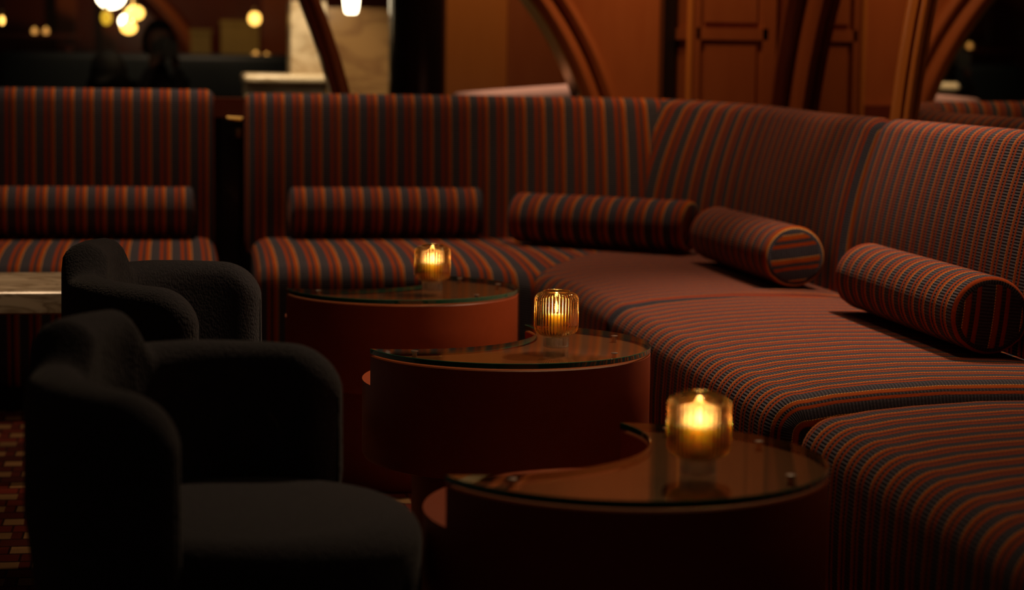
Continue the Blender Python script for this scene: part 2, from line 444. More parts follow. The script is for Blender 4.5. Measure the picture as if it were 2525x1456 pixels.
# spandrel wall between that arch and the corner pier
vs = []; fs = []
n = 40
for i in range(n + 1):
    z = 0.5 + 1.9 * i / n
    dz = z - 0.496
    x = 0.279 + math.sqrt(max(0, 1.42 ** 2 - dz * dz)) if abs(dz) < 1.42 else 0.279
    vs += [(x, 7.47, z), (1.86, 7.47, z)]
for i in range(n): fs.append((2 * i, 2 * i + 1, 2 * i + 3, 2 * i + 2))
mesh('panelling', vs, fs, WOOD, wall_back, smooth=False)
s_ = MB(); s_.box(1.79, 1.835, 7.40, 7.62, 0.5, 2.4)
s_.build('shadow_strip', BLACK, wall_back, smooth=False)  # black strip put in for the dark recess beside the pier

# corner pier with sunk panels
p = MB()
X0, X1, Y0, Y1 = 1.838, 2.165, 7.22, 7.50
pier = MB(); pier.box(X0 + 0.012, X1 - 0.004, Y0 + 0.014, Y1, 0.0, 2.4)
pier = set_tags(pier.build('trim_3', WOOD, smooth=False), kind='structure')
for nm, z0, z1 in (('rail', 1.170, 1.212), ('rail', 2.30, 2.40), ('rail', 0.0, 0.30)):
    q = MB(); q.box(X0 + 0.03, X1 - 0.03, Y0 + 0.0, Y0 + 0.016, z0, z1); q.build(nm, WOOD, pier, smooth=False)
    q = MB(); q.box(X0 - 0.0, X0 + 0.014, Y0 + 0.03, Y1 - 0.03, z0, z1); q.build(nm, WOOD, pier, smooth=False)
for x0, x1 in ((X0, X0 + 0.045), (X1 - 0.05, X1)):
    q = MB(); q.box(x0, x1, Y0, Y0 + 0.016, 0.0, 2.4); q.build('stile', WOOD, pier, smooth=False)
q = MB(); q.tube([(X0 + 0.008, Y0 + 0.006, 0.0), (X0 + 0.008, Y0 + 0.006, 2.4)], 0.013, 12); q.build('corner_bead', WOOD_O, pier)
q = MB(); q.box(X0, X0 + 0.014, Y1 - 0.05, Y1, 0.0, 2.4); q.build('stile', WOOD, pier, smooth=False)
for z0, z1 in ((0.32, 1.150), (1.232, 2.28)):
    q = MB(); q.box(X0 + 0.062, X1 - 0.072, Y0 + 0.006, Y0 + 0.016, z0, z1); q.build('field_panel', WOOD, pier, smooth=False)
# right wall: low timber dado, tall mirror over it
XM = 2.17
wr = MB(); wr.box(XM + 0.006, XM + 0.08, 1.0, 7.5, 0.0, 2.4)
wall_right = set_tags(wr.build('wall_right', WOOD_D, smooth=False), kind='structure')
d = MB(); d.box(XM - 0.01, XM + 0.01, 1.0, 7.22, 0.0, 0.86); d.build('dado', WOOD, wall_right, smooth=False)
mr = MB(); mr.box(XM, XM + 0.005, 1.2, 7.05, 0.865, 2.35)
mir = mr.build('wall_mirror', MIRROR, smooth=False, org=(XM, 4.0, 0.865)); mir.location = (XM, 4.0, 0.865)
set_tags(mir, 'tall wall mirror above the right-hand banquettes', 'mirror')
# arches standing in front of the mirror


def right_arch(y_at, zc, R3, bands):
    # far foot crosses height 1.1 at y = y_at
    yc = y_at - math.sqrt(R3 ** 2 - (1.1 - zc) ** 2)
    root = None
    for nm, e0, e1, x0, m, cr in bands:
        o = arch_band('x', (yc, zc), R3 + e0, R3 + e1, x0, XM - 0.002, nm, m, root, crown=cr)
        if root is None:
            root = o; set_tags(o, kind='structure')
    return root


right_arch(6.83, 0.43, 1.55, [('trim_4', -0.09, 0.06, XM - 0.03, WOOD, 0.012), ('moulding_bead', 0.06, 0.11, XM - 0.05, WOOD_D, 0.018),
                                  ('moulding_bead', 0.115, 0.165, XM - 0.05, WOOD_D, 0.018), ('moulding_bead', 0.17, 0.21, XM - 0.045, WOOD, 0.015)])
right_arch(5.815, 0.45, 2.0, [('trim_5', 0.0, 0.085, XM - 0.022, WOOD_O, 0.010), ('moulding_groove', -0.014, 0.0, XM - 0.008, BLACK, 0.0),
                              ('moulding_bead', -0.052, -0.014, XM - 0.016, WOOD_O, 0.006)])
# far walls, added to stand for the back mirror's reflection
wf = MB(); wf.box(-4, 4, 14.2, 14.3, 0, 3.0)
wall_far = set_tags(wf.build('wall_far', WOOD_D, smooth=False), kind='structure')
for x0, x1, m in ((-1.9, -1.5, WOOD_D), (-0.75, -0.62, WOOD), (-0.45, -0.35, WOOD), (0.62, 0.95, WOOD)):
    q = MB(); q.box(x0, x1, 14.12, 14.2, 0, 3.0); q.build('stile', m, wall_far, smooth=False)
far_arch = arch_band('y', (-0.9, 0.55), 1.12, 1.24, 13.65, 13.9, 'trim_6', WOOD, crown=0.03, n=64)
set_tags(far_arch, kind='structure')
ws = MB(); ws.box(1.262, 1.56, 9.48, 9.6, 0, 2.6)
wside = set_tags(ws.build('wall_side', WOOD_O, smooth=False), kind='structure')
q = MB(); q.box(1.56, 2.6, 9.45, 9.6, 0, 2.6); q.build('panel', WOOD, wside, smooth=False)
q = MB(); q.box(1.545, 1.575, 9.43, 9.5, 0, 2.6); q.build('stile', WOOD, wside, smooth=False)


# ------------------------------------------------------------------ banquettes
def lerp2(a, b, t): return (a[0] + (b[0] - a[0]) * t, a[1] + (b[1] - a[1]) * t)


def arc_rows(pairs):
    """cumulative length of a list of (F,K) plan point pairs, measured at the middle"""
    L = [0.0]
    for (f0, k0), (f1, k1) in zip(pairs, pairs[1:]):
        m0 = lerp2(f0, k0, 0.4); m1 = lerp2(f1, k1, 0.4)
        L.append(L[-1] + math.hypot(m1[0] - m0[0], m1[1] - m0[1]))
    return L


def sample(pairs, L, s):
    for i in range(len(L) - 1):
        if s <= L[i + 1] + 1e-9:
            t = (s - L[i]) / max(1e-9, L[i + 1] - L[i])
            return lerp2(pairs[i][0], pairs[i + 1][0], t), lerp2(pairs[i][1], pairs[i + 1][1], t)
    return pairs[-1]


def smooth_pts(pts, k=8):
    out = []
    P = [pts[0]] + pts + [pts[-1]]
    for i in range(1, len(P) - 2):
        p0, p1, p2, p3 = P[i - 1], P[i], P[i + 1], P[i + 2]
        for j in range(k):
            t = j / k
            out.append(tuple(0.5 * ((2 * p1[c]) + (-p0[c] + p2[c]) * t + (2 * p0[c] - 5 * p1[c] + 4 * p2[c] - p3[c]) * t * t
                                    + (-p0[c] + 3 * p1[c] - 3 * p2[c] + p3[c]) * t ** 3) for c in range(2)))
    out.append(pts[-1])
    return out


def inset_profile(prof, e):
    if e <= 1e-6: return prof
    n = len(prof); out = []
    area = sum(prof[i][0] * prof[(i + 1) % n][1] - prof[(i + 1) % n][0] * prof[i][1] for i in range(n))
    sg = 1 if area > 0 else -1
    for i in range(n):
        a, b, c = prof[i - 1], prof[i], prof[(i + 1) % n]
        t1 = (b[0] - a[0], b[1] - a[1]); t2 = (c[0] - b[0], c[1] - b[1])
        l1 = math.hypot(*t1) or 1; l2 = math.hypot(*t2) or 1
        n1 = (-t1[1] / l1 * sg, t1[0] / l1 * sg); n2 = (-t2[1] / l2 * sg, t2[0] / l2 * sg)
        nx, ny = n1[0] + n2[0], n1[1] + n2[1]; q = nx * nx + ny * ny or 1
        out.append((b[0] + 2 * nx * e / max(q, 0.7), b[1] + 2 * ny * e / max(q, 0.7)))
    return out


def loft(name, pairs, prof_fn, axis, parent, org, r0=0.0, r1=0.0, step=0.035, m=None, axis_sign=1, wob=0.0):
    """sweep a closed (depth, height) profile along plan pairs; stripe coordinate = world axis"""
    L = arc_rows(pairs); T = L[-1]; st = []
    k = 6
    if r0 > 0: st += [(r0 * (1 - math.cos(PI / 2 * i / k)), r0 * (1 - math.sin(PI / 2 * i / k))) for i in range(k)]
    n = max(2, int((T - r0 - r1) / step))
    st += [(r0 + (T - r0 - r1) * i / n, 0.0) for i in range(n + 1)]
    if r1 > 0: st += [(T - r1 * (1 - math.cos(PI / 2 * i / k)), r1 * (1 - math.sin(PI / 2 * i / k))) for i in range(k - 1, -1, -1)]
    vs = []; uv = []; rows = []
    trav = 1 if pairs[-1][0][axis] > pairs[0][0][axis] else -1
    for s, e in st:
        F, K = sample(pairs, L, s)
        D = math.hypot(K[0] - F[0], K[1] - F[1]); dx, dy = (K[0] - F[0]) / D, (K[1] - F[1]) / D
        base = prof_fn(D, s / T); pr = inset_profile(base, e)
        row = []; vl = 0.0
        for i, (d, z) in enumerate(pr):
            if i: vl += math.hypot(base[i][0] - base[i - 1][0], base[i][1] - base[i - 1][1])
            x = F[0] + dx * d; y = F[1] + dy * d
            row.append(len(vs)); vs.append((x, y, z)); uv.append(((x, y)[axis] + trav * e * (1 if s > T / 2 else -1), vl))
        rows.append(row)
    fs = []
    P = len(rows[0])
    for a, b in zip(rows, rows[1:]):
        for i in range(P): fs.append((a[i], a[(i + 1) % P], b[(i + 1) % P], b[i]))
    fs.append(rows[0]); fs.append(rows[-1][::-1])
    return mesh(name, vs, fs, m or FAB, parent, uv, True, 50, org)


SEAT = 0.470


def seat_prof(D, t):
    p = [(0.03, 0.075), (0.012, 0.08), (0.0, 0.10), (-0.004, 0.20), (-0.004, 0.30), (0.0, 0.37)]
    R = 0.075; cx, cz = 0.075, 0.372
    for i in range(1, 9):
        a = PI - (PI / 2) * i / 8
        p.append((cx + R * math.cos(a), cz + R * math.sin(a) * 0.98))
    p += [(0.13, 0.455), (0.22, 0.463), (0.35, SEAT), (0.50, SEAT)]
    p += [(D - 0.10, SEAT - 0.003), (D - 0.02, SEAT - 0.01), (D, SEAT - 0.03), (D, 0.10), (D - 0.02, 0.075)]
    return p


def back_prof(top, SL=0.20):
    def f(D, t):
        tp = top(t) if callable(top) else top
        sl = SL(t) if callable(SL) else SL
        R = 0.055; th = math.atan(sl); z1 = tp - R + R * math.sin(th)
        p = [(0.0, 0.40)]
        for i in range(11):
            z = 0.47 + (z1 - 0.47) * i / 10; p.append((sl * (z - 0.47) ** 2 / (2 * (z1 - 0.47)), z))
        cx, cz = p[-1][0] + R * math.cos(th), tp - R
        for i in range(1, 11):
            a = (PI - th) - (PI - th) * i / 10
            p.append((cx + R * math.cos(a), cz + R * math.sin(a)))
        xe = p[-1][0]; p += [(xe, tp - 0.2), (xe, 0.5), (xe - 0.012, 0.40)]
        return p
    return f


def plinth(pairs, parent, org):
    vs = []; fs = []
    for F, K in pairs:
        D = math.hypot(K[0] - F[0], K[1] - F[1]); dx, dy = (K[0] - F[0]) / D, (K[1] - F[1]) / D
        for d, z in ((0.05, 0.0), (0.05, 0.085), (D - 0.02, 0.085), (D - 0.02, 0.0)):
            vs.append((F[0] + dx * d, F[1] + dy * d, z))
    for i in range(len(pairs) - 1):
        for k in range(4): fs.append((i * 4 + k, i * 4 + (k + 1) % 4, i * 4 + 4 + (k + 1) % 4, i * 4 + 4 + k))
    fs.append([0, 1, 2, 3]); n = len(vs) - 4; fs.append([n, n + 1, n + 2, n + 3])
    return mesh('plinth', vs, fs, PLINTH, parent, None, False, 40, org)


BK, RK = 7.14, 1.81              # back surfaces at seat level: back row (y), right row (x)
FB, FR = 6.30, 1.135             # seat fronts
# back row, left unit
org = (-0.6, 6.7, 0)
A = thing('banquette', org, 'striped banquette at the left end, behind the marble table', 'banquette', 'striped banquettes')
pa = [((-1.75, FB), (-1.75, BK + 0.03)), ((0.150, FB), (0.150, BK + 0.03))]
loft('seat_cushion', pa, seat_prof, 0, A, org, 0.05, 0.05)
pb = [((-1.75, BK), (-1.75, BK + 1)), ((0.150, BK), (0.150, BK + 1))]
loft('backrest', pb, back_prof(0.970, 0.12), 0, A, org, 0.03, 0.03)
plinth(pa, A, org)
# corner unit: back-row limb and right-row limb meet in a mitre
org = (1.1, 6.6, 0)
B = thing('corner_banquette', org, 'striped corner banquette with a mitred seam, behind the farthest drum table', 'banquette', 'striped banquettes')
RC = 0.86
ac = (RK - RC, BK - RC)
front = smooth_pts([(0.255, FB), (0.60, FB), (0.86, 6.24), (1.0, 6.14), (1.072, 6.03), (1.118, 5.85), (1.135, 5.6), (1.138, 5.28)], 8)
cut = min(range(len(front)), key=lambda i: abs(front[i][0] - 1.072) + abs(front[i][1] - 6.03))
fB, fC = front[:cut + 1], front[cut:]


def back_pt(q):                  # q: 0..1 straight back row, 1..2 the arc, 2..3 straight right row
    if q <= 1: return (0.255 + (ac[0] - 0.255) * q, BK), (0.0, 1.0)
    if q <= 2:
        a = PI / 2 * (q - 1); return (ac[0] + RC * math.sin(a), ac[1] + RC * math.cos(a)), (math.sin(a), math.cos(a))
    return (RK, ac[1] + (5.28 - ac[1]) * (q - 2)), (1.0, 0.0)


def resample(pts, n):
    L = [0.0]
    for a, b in zip(pts, pts[1:]): L.append(L[-1] + math.hypot(b[0] - a[0], b[1] - a[1]))
    out = []
    for k in range(n + 1):
        s = L[-1] * k / n
        for i in range(len(L) - 1):
            if s <= L[i + 1] + 1e-9:
                out.append(lerp2(pts[i], pts[i + 1], (s - L[i]) / max(1e-9, L[i + 1] - L[i]))); break
    return out


QS = 1.54                        # where the mitre meets the back
kB = [back_pt(q * QS / 60)[0] for q in range(61)]; kC = [back_pt(QS + q * (3 - QS) / 60)[0] for q in range(61)]
pB = list(zip(resample(fB, 40), [(k[0] + 0.02, k[1] + 0.02) for k in resample(kB, 40)]))
pC = list(zip(resample(fC, 40), [(k[0] + 0.02, k[1] + 0.02) for k in resample(kC, 40)]))
loft('seat_cushion', pB, seat_prof, 0, B, org, 0.05, 0.004)
loft('seat_cushion', pC, seat_prof, 1, B, org, 0.004, 0.03)
qb = []
for i in range(61):
    (x, y), n_ = back_pt(QS * i / 60); qb.append(((x, y), (x + n_[0], y + n_[1])))
loft('backrest', qb, back_prof(0.960, lambda t: 0.16 + 0.22 * max(0, (t - 0.5) / 0.5)), 0, B, org, 0.03, 0.0)
qc = []
for i in range(61):
    (x, y), n_ = back_pt(QS + (3 - QS) * i / 60)
    if i == 60: y = 5.42
    if y < 5.42: y = 5.42
    qc.append(((x, y), (x + n_[0], y + n_[1])))
loft('backrest', qc, back_prof(lambda t: 0.960 - 0.018 * min(1, t * 1.5), 0.38), 1, B, org, 0.0, 0.045)
plinth(pB, B, org); plinth(pC, B, org)


def right_unit(name, y0, y1, yb0, yb1, label, top, r_seat=0.06):
    org = (1.4, (y0 + y1) / 2, 0)
    t = thing(name, org, label, 'banquette', 'striped banquettes')
    ps = [((FR, y0), (RK + 0.03, y0)), ((FR, y1), (RK + 0.03, y1))]
    loft('seat_cushion', ps, seat_prof, 1, t, org, r_seat, r_seat)
    pk = [((RK, yb0), (RK + 1, yb0)), ((RK, yb1), (RK + 1, yb1))]
    loft('backrest', pk, back_prof(top, 0.36), 1, t, org, 0.065, 0.03)
    plinth([((FR, y0 - 0.01), (RK, y0 - 0.01)), ((FR, y1 + 0.01), (RK, y1 + 0.01))], t, org)
    return t


right_unit('banquette', 5.272, 3.745, 5.362, 3.72, 'striped banquette on the right, beside the middle drum table', 0.942)
right_unit('banquette', 3.675, 2.02, 3.70, 2.02, 'nearest striped banquette seat, at the lower right corner', 0.942, 0.14)
# added pink back, standing in for the corner banquette's reflected top
org = (1.5, 8.0, 0)
t = thing('banquette', org, 'pink stand-in for the reflected striped banquette, behind the big arch foot', 'banquette')
pk = [((1.08, 8.06), (1.08, 7.06)), ((2.1, 8.0), (2.1, 7.0))]
loft('backrest', pk, back_prof(lambda q: 0.958 + 0.042 * min(1.0, q * 2.0)), 0, t, org, 0.03, 0.03, m=PINK)
q = MB(); q.box(1.1, 2.05, 8.02, 8.5, 0.0, 0.44); q.build('seat_base', PINK, t, org)


# bolsters
def bolster(c0, c1, z, label, r=0.087, roll_a=0.0):
    a = Vector((c0[0], c0[1], z)); b = Vector((c1[0], c1[1], z)); d = (b - a); L = d.length; d.normalize()
    u = Vector((0, 0, 1)); s = d.cross(u).normalized()
    mid = (a + b) / 2; org = (mid.x, mid.y, z - r)
    er = 0.016; st = []
    for i in range(5): st.append((er * (1 - math.cos(PI / 2 * i / 4)), r - er + er * math.sin(PI / 2 * i / 4)))
    n = 16
    st += [(er + (L - 2 * er) * i / n, r * (1 - 0.012 * abs(2 * i / n - 1) ** 2)) for i in range(1, n)]
    for i in range(4, -1, -1): st.append((L - er * (1 - math.cos(PI / 2 * i / 4)), r - er + er * math.sin(PI / 2 * i / 4)))
    K = 40; vs = []; uv = []; fs = []
    for x, rr in st:
        for k in range(K + 1):
            an = 2 * PI * k / K - PI / 2
            sq = 0.94 if math.sin(an) < -0.7 else 1.0
            p = a + d * x + (s * math.cos(an) + u * math.sin(an) * (sq if True else 1)) * rr
            vs.append(p); uv.append((x + 0.013, an * r))
    W = K + 1
    for i in range(len(st) - 1):
        for k in range(K): fs.append((i * W + k, i * W + k + 1, (i + 1) * W + k + 1, (i + 1) * W + k))
    o = mesh('bolster_cushion', vs, fs, FAB, None, uv, True, 60, org); o.location = org
    set_tags(o, label, 'bolster', 'striped bolster cushions')
    ca, sa = math.cos(roll_a), math.sin(roll_a)
    for sgn, x in ((-1, 0.0), (1, L)):
        vs = []; uv = []; fs = []
        for j, f in enumerate((0.0, 0.5, 0.9, 1.0)):
            for k in range(K):
                an = 2 * PI * k / K - PI / 2; rr = (r - er) * f
                px_, pz_ = rr * math.cos(an), rr * math.sin(an)
                p = a + d * (x + sgn * 0.006 * (1 - f * f)) + s * px_ + u * pz_ * (0.94 if math.sin(an) < -0.7 else 1.0)
                vs.append(p); uv.append((px_ * ca + pz_ * sa, -px_ * sa + pz_ * ca))
        for j in range(3):
            for k in range(K): fs.append((j * K + k, j * K + (k + 1) % K, (j + 1) * K + (k + 1) % K, (j + 1) * K + k))
        mesh('end_panel', vs, fs, FAB, o, uv, True, 60, org)
    for x in (er * 0.5, L - er * 0.5):
        pipe = MB(); pts = []
        for k in range(K + 1):
            an = 2 * PI * k / K - PI / 2
            pts.append(a + d * x + (s * math.cos(an) + u * math.sin(an) * (0.94 if math.sin(an) < -0.7 else 1.0)) * (r - 0.0045))
        pipe.tube(pts, 0.0016, 6); pipe.build('piping', PIPE, o, org)
    return o


PIPE = plain('orange_piping', (0.46, 0.12, 0.02), 0.8)
ZB = SEAT + 0.086
bolster((-0.72, 7.04), (0.075, 7.04), ZB, 'striped bolster on the left-end banquette')
bolster((0.40, 7.045), (1.065, 7.045), ZB, 'striped bolster on the corner banquette, left of its two back-row bolsters')
bolster((1.155, 6.81), (1.66, 6.42), ZB, 'striped bolster set across the curved corner', roll_a=0.4)
bolster((1.672, 6.17), (1.692, 5.40), ZB, 'striped bolster with its boldly striped round end showing, just left of the nearest bolster', roll_a=1.45)
bolster((1.722, 4.90), (1.718, 4.09), ZB, 'nearest striped bolster at the right edge of the photo', roll_a=0.1)


# ------------------------------------------------------------------ drum tables
def crescent(Ro, Rc, off, n1=110, n2=56):
    """crescent outline: disc Ro minus disc Rc centred at (off,0); returned with the cut towards +x"""
    x = (Ro * Ro - Rc * Rc + off * off) / (2 * off); y = math.sqrt(Ro * Ro - x * x)
    a = math.atan2(y, x); pts = []
    for i in range(n1 + 1):
        t = a + (2 * PI - 2 * a) * i / n1; pts.append((Ro * math.cos(t), Ro * math.sin(t)))
    b0 = math.atan2(-y, x - off); b1 = math.atan2(y, x - off)
    if b0 < 0: b0 += 2 * PI
    for i in range(1, n2):
        t = b0 + (b1 - b0) * i / n2; pts.append((off + Rc * math.cos(t), Rc * math.sin(t)))
    return pts


def strip_cap(n, n1, n2, base, flip=False):
    """quads spanning the crescent between outer arc and inner arc"""
    fs = []
    # outer index i: 0..n1 ; inner chain from tip n1 .. back to 0: n1, n1+1..n1+n2-1, 0
    inner = [0] + [n1 + n2 - k for k in range(1, n2)] + [n1]
    for k in range(n2):
        o0 = round(n1 * k / n2); o1 = round(n1 * (k + 1) / n2)
        chain = list(range(o0, o1 + 1))
        poly = [base + i for i in chain] + ([base + inner[k + 1]] if inner[k + 1] != chain[-1] else []) + ([base + inner[k]] if inner[k] != chain[0] else [])
        if len(poly) >= 3: fs.append(poly)
    return fs


def prism(levels, n1=110, n2=56):
    """levels: list of (outline, z) stacked; closed top and bottom. returns verts, faces, side flags"""
    vs = []; fs = []; side = []
    n = len(levels[0][0])
    for out, z in levels: vs += [(x, y, z) for x, y in out]
    for l in range(len(levels) - 1):
        for i in range(n):
            j = (i + 1) % n
            fs.append([l * n + i, l * n + j, (l + 1) * n + j, (l + 1) * n + i]); side.append(1)
    for c in (strip_cap(n, n1, n2, 0), strip_cap(n, n1, n2, (len(levels) - 1) * n)):
        fs += c; side += [0] * len(c)
    return vs, fs, side


R = 0.30
OFF = R * 0.985


def drum_table(x, y, cut_deg, label):
    t = thing('drum_table', (x, y, 0), label, 'table', 'crescent drum tables', math.radians(cut_deg))
    Rd = R - 0.0004; zt, zs, zb = 0.4865, 0.425, 0.262
    # drum: full-round lower body, crescent raised part (one lacquered body)
    n1, n2, mm = 110, 56, 30
    c0 = crescent(Rd, R, OFF); c1 = crescent(Rd - 0.0025, R + 0.0025, OFF)
    ta = math.atan2(c0[0][1], c0[0][0])
    rest = [-ta + 2 * ta * k / mm for k in range(1, mm)]
    ang = [math.atan2(q[1], q[0]) for q in c0[:n1 + 1]] + rest
    NR = len(ang); vs = []; fs = []
    for rr, z in ((Rd - 0.012, zb), (Rd - 0.004, zb + 0.003), (Rd, zb + 0.012), (Rd, zs)):
        vs += [(rr * math.cos(a_), rr * math.sin(a_), z) for a_ in ang]
    fs.append(list(range(NR)))
    for l in range(3):
        for k in range(NR): fs.append([l * NR + k, l * NR + (k + 1) % NR, (l + 1) * NR + (k + 1) % NR, (l + 1) * NR + k])
    base = 3 * NR                                   # ring at the step height
    inn0 = len(vs); vs += [(q[0], q[1], zs) for q in c0[n1 + 1:]]
    loop0 = [base + k for k in range(n1 + 1)] + [inn0 + k for k in range(n2 - 1)]
    lower = [base + n1] + [base + n1 + 1 + k for k in range(mm - 1)] + [base] + [inn0 + k for k in range(n2 - 2, -1, -1)]
    fs.append(lower)                                # lower tier seen in the cut-out
    for lev, z in ((c0, zt - 0.0025), (c1, zt)):
        b2 = len(vs); vs += [(q[0], q[1], z) for q in lev]
        loop1 = list(range(b2, b2 + len(lev)))
        for k in range(len(lev)):
            k2 = (k + 1) % len(lev); fs.append([loop0[k], loop0[k2], loop1[k2], loop1[k]])
        loop0 = loop1
    fs += strip_cap(len(c1), n1, n2, loop0[0])
    mesh('drum', vs, fs, LACQ, t, None, True, 30)
    p = MB(); p.lathe([(0.0, 0.0), (0.195, 0.0), (0.195, zb + 0.002), (0.0, zb + 0.002)], 64)
    p.build('pedestal', LACQ, t, sharp=30)
    g0 = crescent(R - 0.001, R + 0.0, OFF); g1 = crescent(R, R - 0.001, OFF)
    vs, fs, sd = prism([(g0, 0.4892), (g1, 0.4902), (g1, 0.4992), (g0, 0.5000)])
    mesh('glass_top', vs, fs, [TOPG, EDGE], t, None, True, 30, (0, 0, 0), sd)
    rot = -math.radians(148.8)
    for sx, sy in ((-0.56, -0.55), (0.77, -0.37), (0.72, 0.5), (0.27, 0.84)):
        px_, py_ = (sx * math.cos(rot) - sy * math.sin(rot)) * R, (sx * math.sin(rot) + sy * math.cos(rot)) * R
        s = MB(); s.lathe([(0.0, zt), (0.006, zt), (0.006, 0.4893), (0.005, 0.4893), (0.005, 0.5), (0.0075, 0.5), (0.0075, 0.5007), (0.0055, 0.5012), (0.0, 0.5012)], 20, (px_, py_))
        s.build('standoff', STEEL, t)
    return t


drum_table(0.587, 5.230, 124.4, 'rust drum table with crescent glass top, farthest of the three')
drum_table(0.6875, 4.169, 133.3, 'rust drum table with crescent glass top, middle one of the row')
drum_table(0.663, 2.922, 139.3, 'rust drum table with crescent glass top, nearest of the three')


# ------------------------------------------------------------------ candle holders
def votive(x, y, z, label):
    t = thing('candle_holder', (x, y, z), label, 'candle holder', 'amber candle holders')
    RIB = 44; n = RIB * 6
    def ribbed(prof, amp, mat_, name):
        vs = []; fs = []; P = len(prof)
        for k in range(n):
            a = 2 * PI * k / n; q = abs(math.sin(RIB / 2 * a))
            for r, zz, w in prof:
                rr = r + amp * w * (q - 0.6)
                vs.append((rr * math.cos(a), rr * math.sin(a), zz))
        for k in range(n):
            k2 = (k + 1) % n
            for i in range(P): fs.append((k * P + i, k2 * P + i, k2 * P + (i + 1) % P, k * P + (i + 1) % P))
        return mesh(name, vs, fs, mat_, t, None, True, 50)
    Rb = 0.0450; z0 = 0.0235; z1 = 0.1165
    out = []
    cr = 0.020
    for i in range(7):
        a = -PI / 2 + PI / 2 * i / 6; out.append((Rb - cr + cr * math.cos(a), z0 + cr + cr * math.sin(a), min(1, 0.3 + i / 6)))
    out += [(Rb, 0.06, 1), (Rb, 0.08, 1)]
    cr2 = 0.016
    for i in range(7):
        a = PI / 2 * i / 6; out.append((Rb - cr2 + cr2 * math.cos(a), z1 - 0.003 - cr2 + cr2 * math.sin(a), max(0, 1 - i / 5)))
    out += [(0.0285, z1 - 0.0012, 0), (0.0275, z1, 0), (0.0262, z1 - 0.001, 0)]
    tw = 0.0032
    inn = [(r - tw if zz < z1 - 0.02 else max(0.0255, r - tw), zz + (tw if zz < 0.05 else (-tw if zz > z1 - 0.02 else 0)), 0) for r, zz, w_ in out[:-3]][::-1]
    inn[-1] = (0.012, z0 + tw, 0)
    prof = [(0.012, z0, 0)] + out + inn
    ribbed(prof, 0.0028, AMBER, 'amber_bowl')
    ribbed([(0.010, 0.0, 0), (0.0240, 0.0, 0.5), (0.0255, 0.0015, 1), (0.0255, 0.021, 1), (0.0245, 0.0232, 0.5), (0.010, 0.0232, 0), (0.010, 0.020, 0), (0.020, 0.019, 0), (0.020, 0.004, 0), (0.010, 0.003, 0)], 0.0014, CLEAR, 'foot')
    c = MB(); c.lathe([(0.0, z0 + 0.004), (0.0215, z0 + 0.004), (0.022, z0 + 0.006), (0.022, z0 + 0.043), (0.020, z0 + 0.045), (0.010, z0 + 0.042), (0.0, z0 + 0.041)], 32)
    cd = c.build('candle', WAXM, t)
    f = MB(); zf = z0 + 0.045
    f.lathe([(0.0, zf), (0.0035, zf + 0.002), (0.0055, zf + 0.008), (0.0052, zf + 0.013), (0.0034, zf + 0.021), (0.0014, zf + 0.029), (0.0, zf + 0.033)], 16)
    f.build('flame', FLAME, cd)
    wk = MB(); wk.tube([(0, 0, z0 + 0.041), (0.0003, 0, z0 + 0.047)], 0.0007, 6); wk.build('wick', WICK, cd)
    return t


votive(0.655, 5.145, 0.5001, 'lit amber ribbed candle holder on the farthest drum table')
votive(0.779, 4.100, 0.5001, 'lit amber ribbed candle holder on the middle drum table')
votive(0.742, 2.800, 0.5001, 'lit amber ribbed candle holder on the nearest drum table')


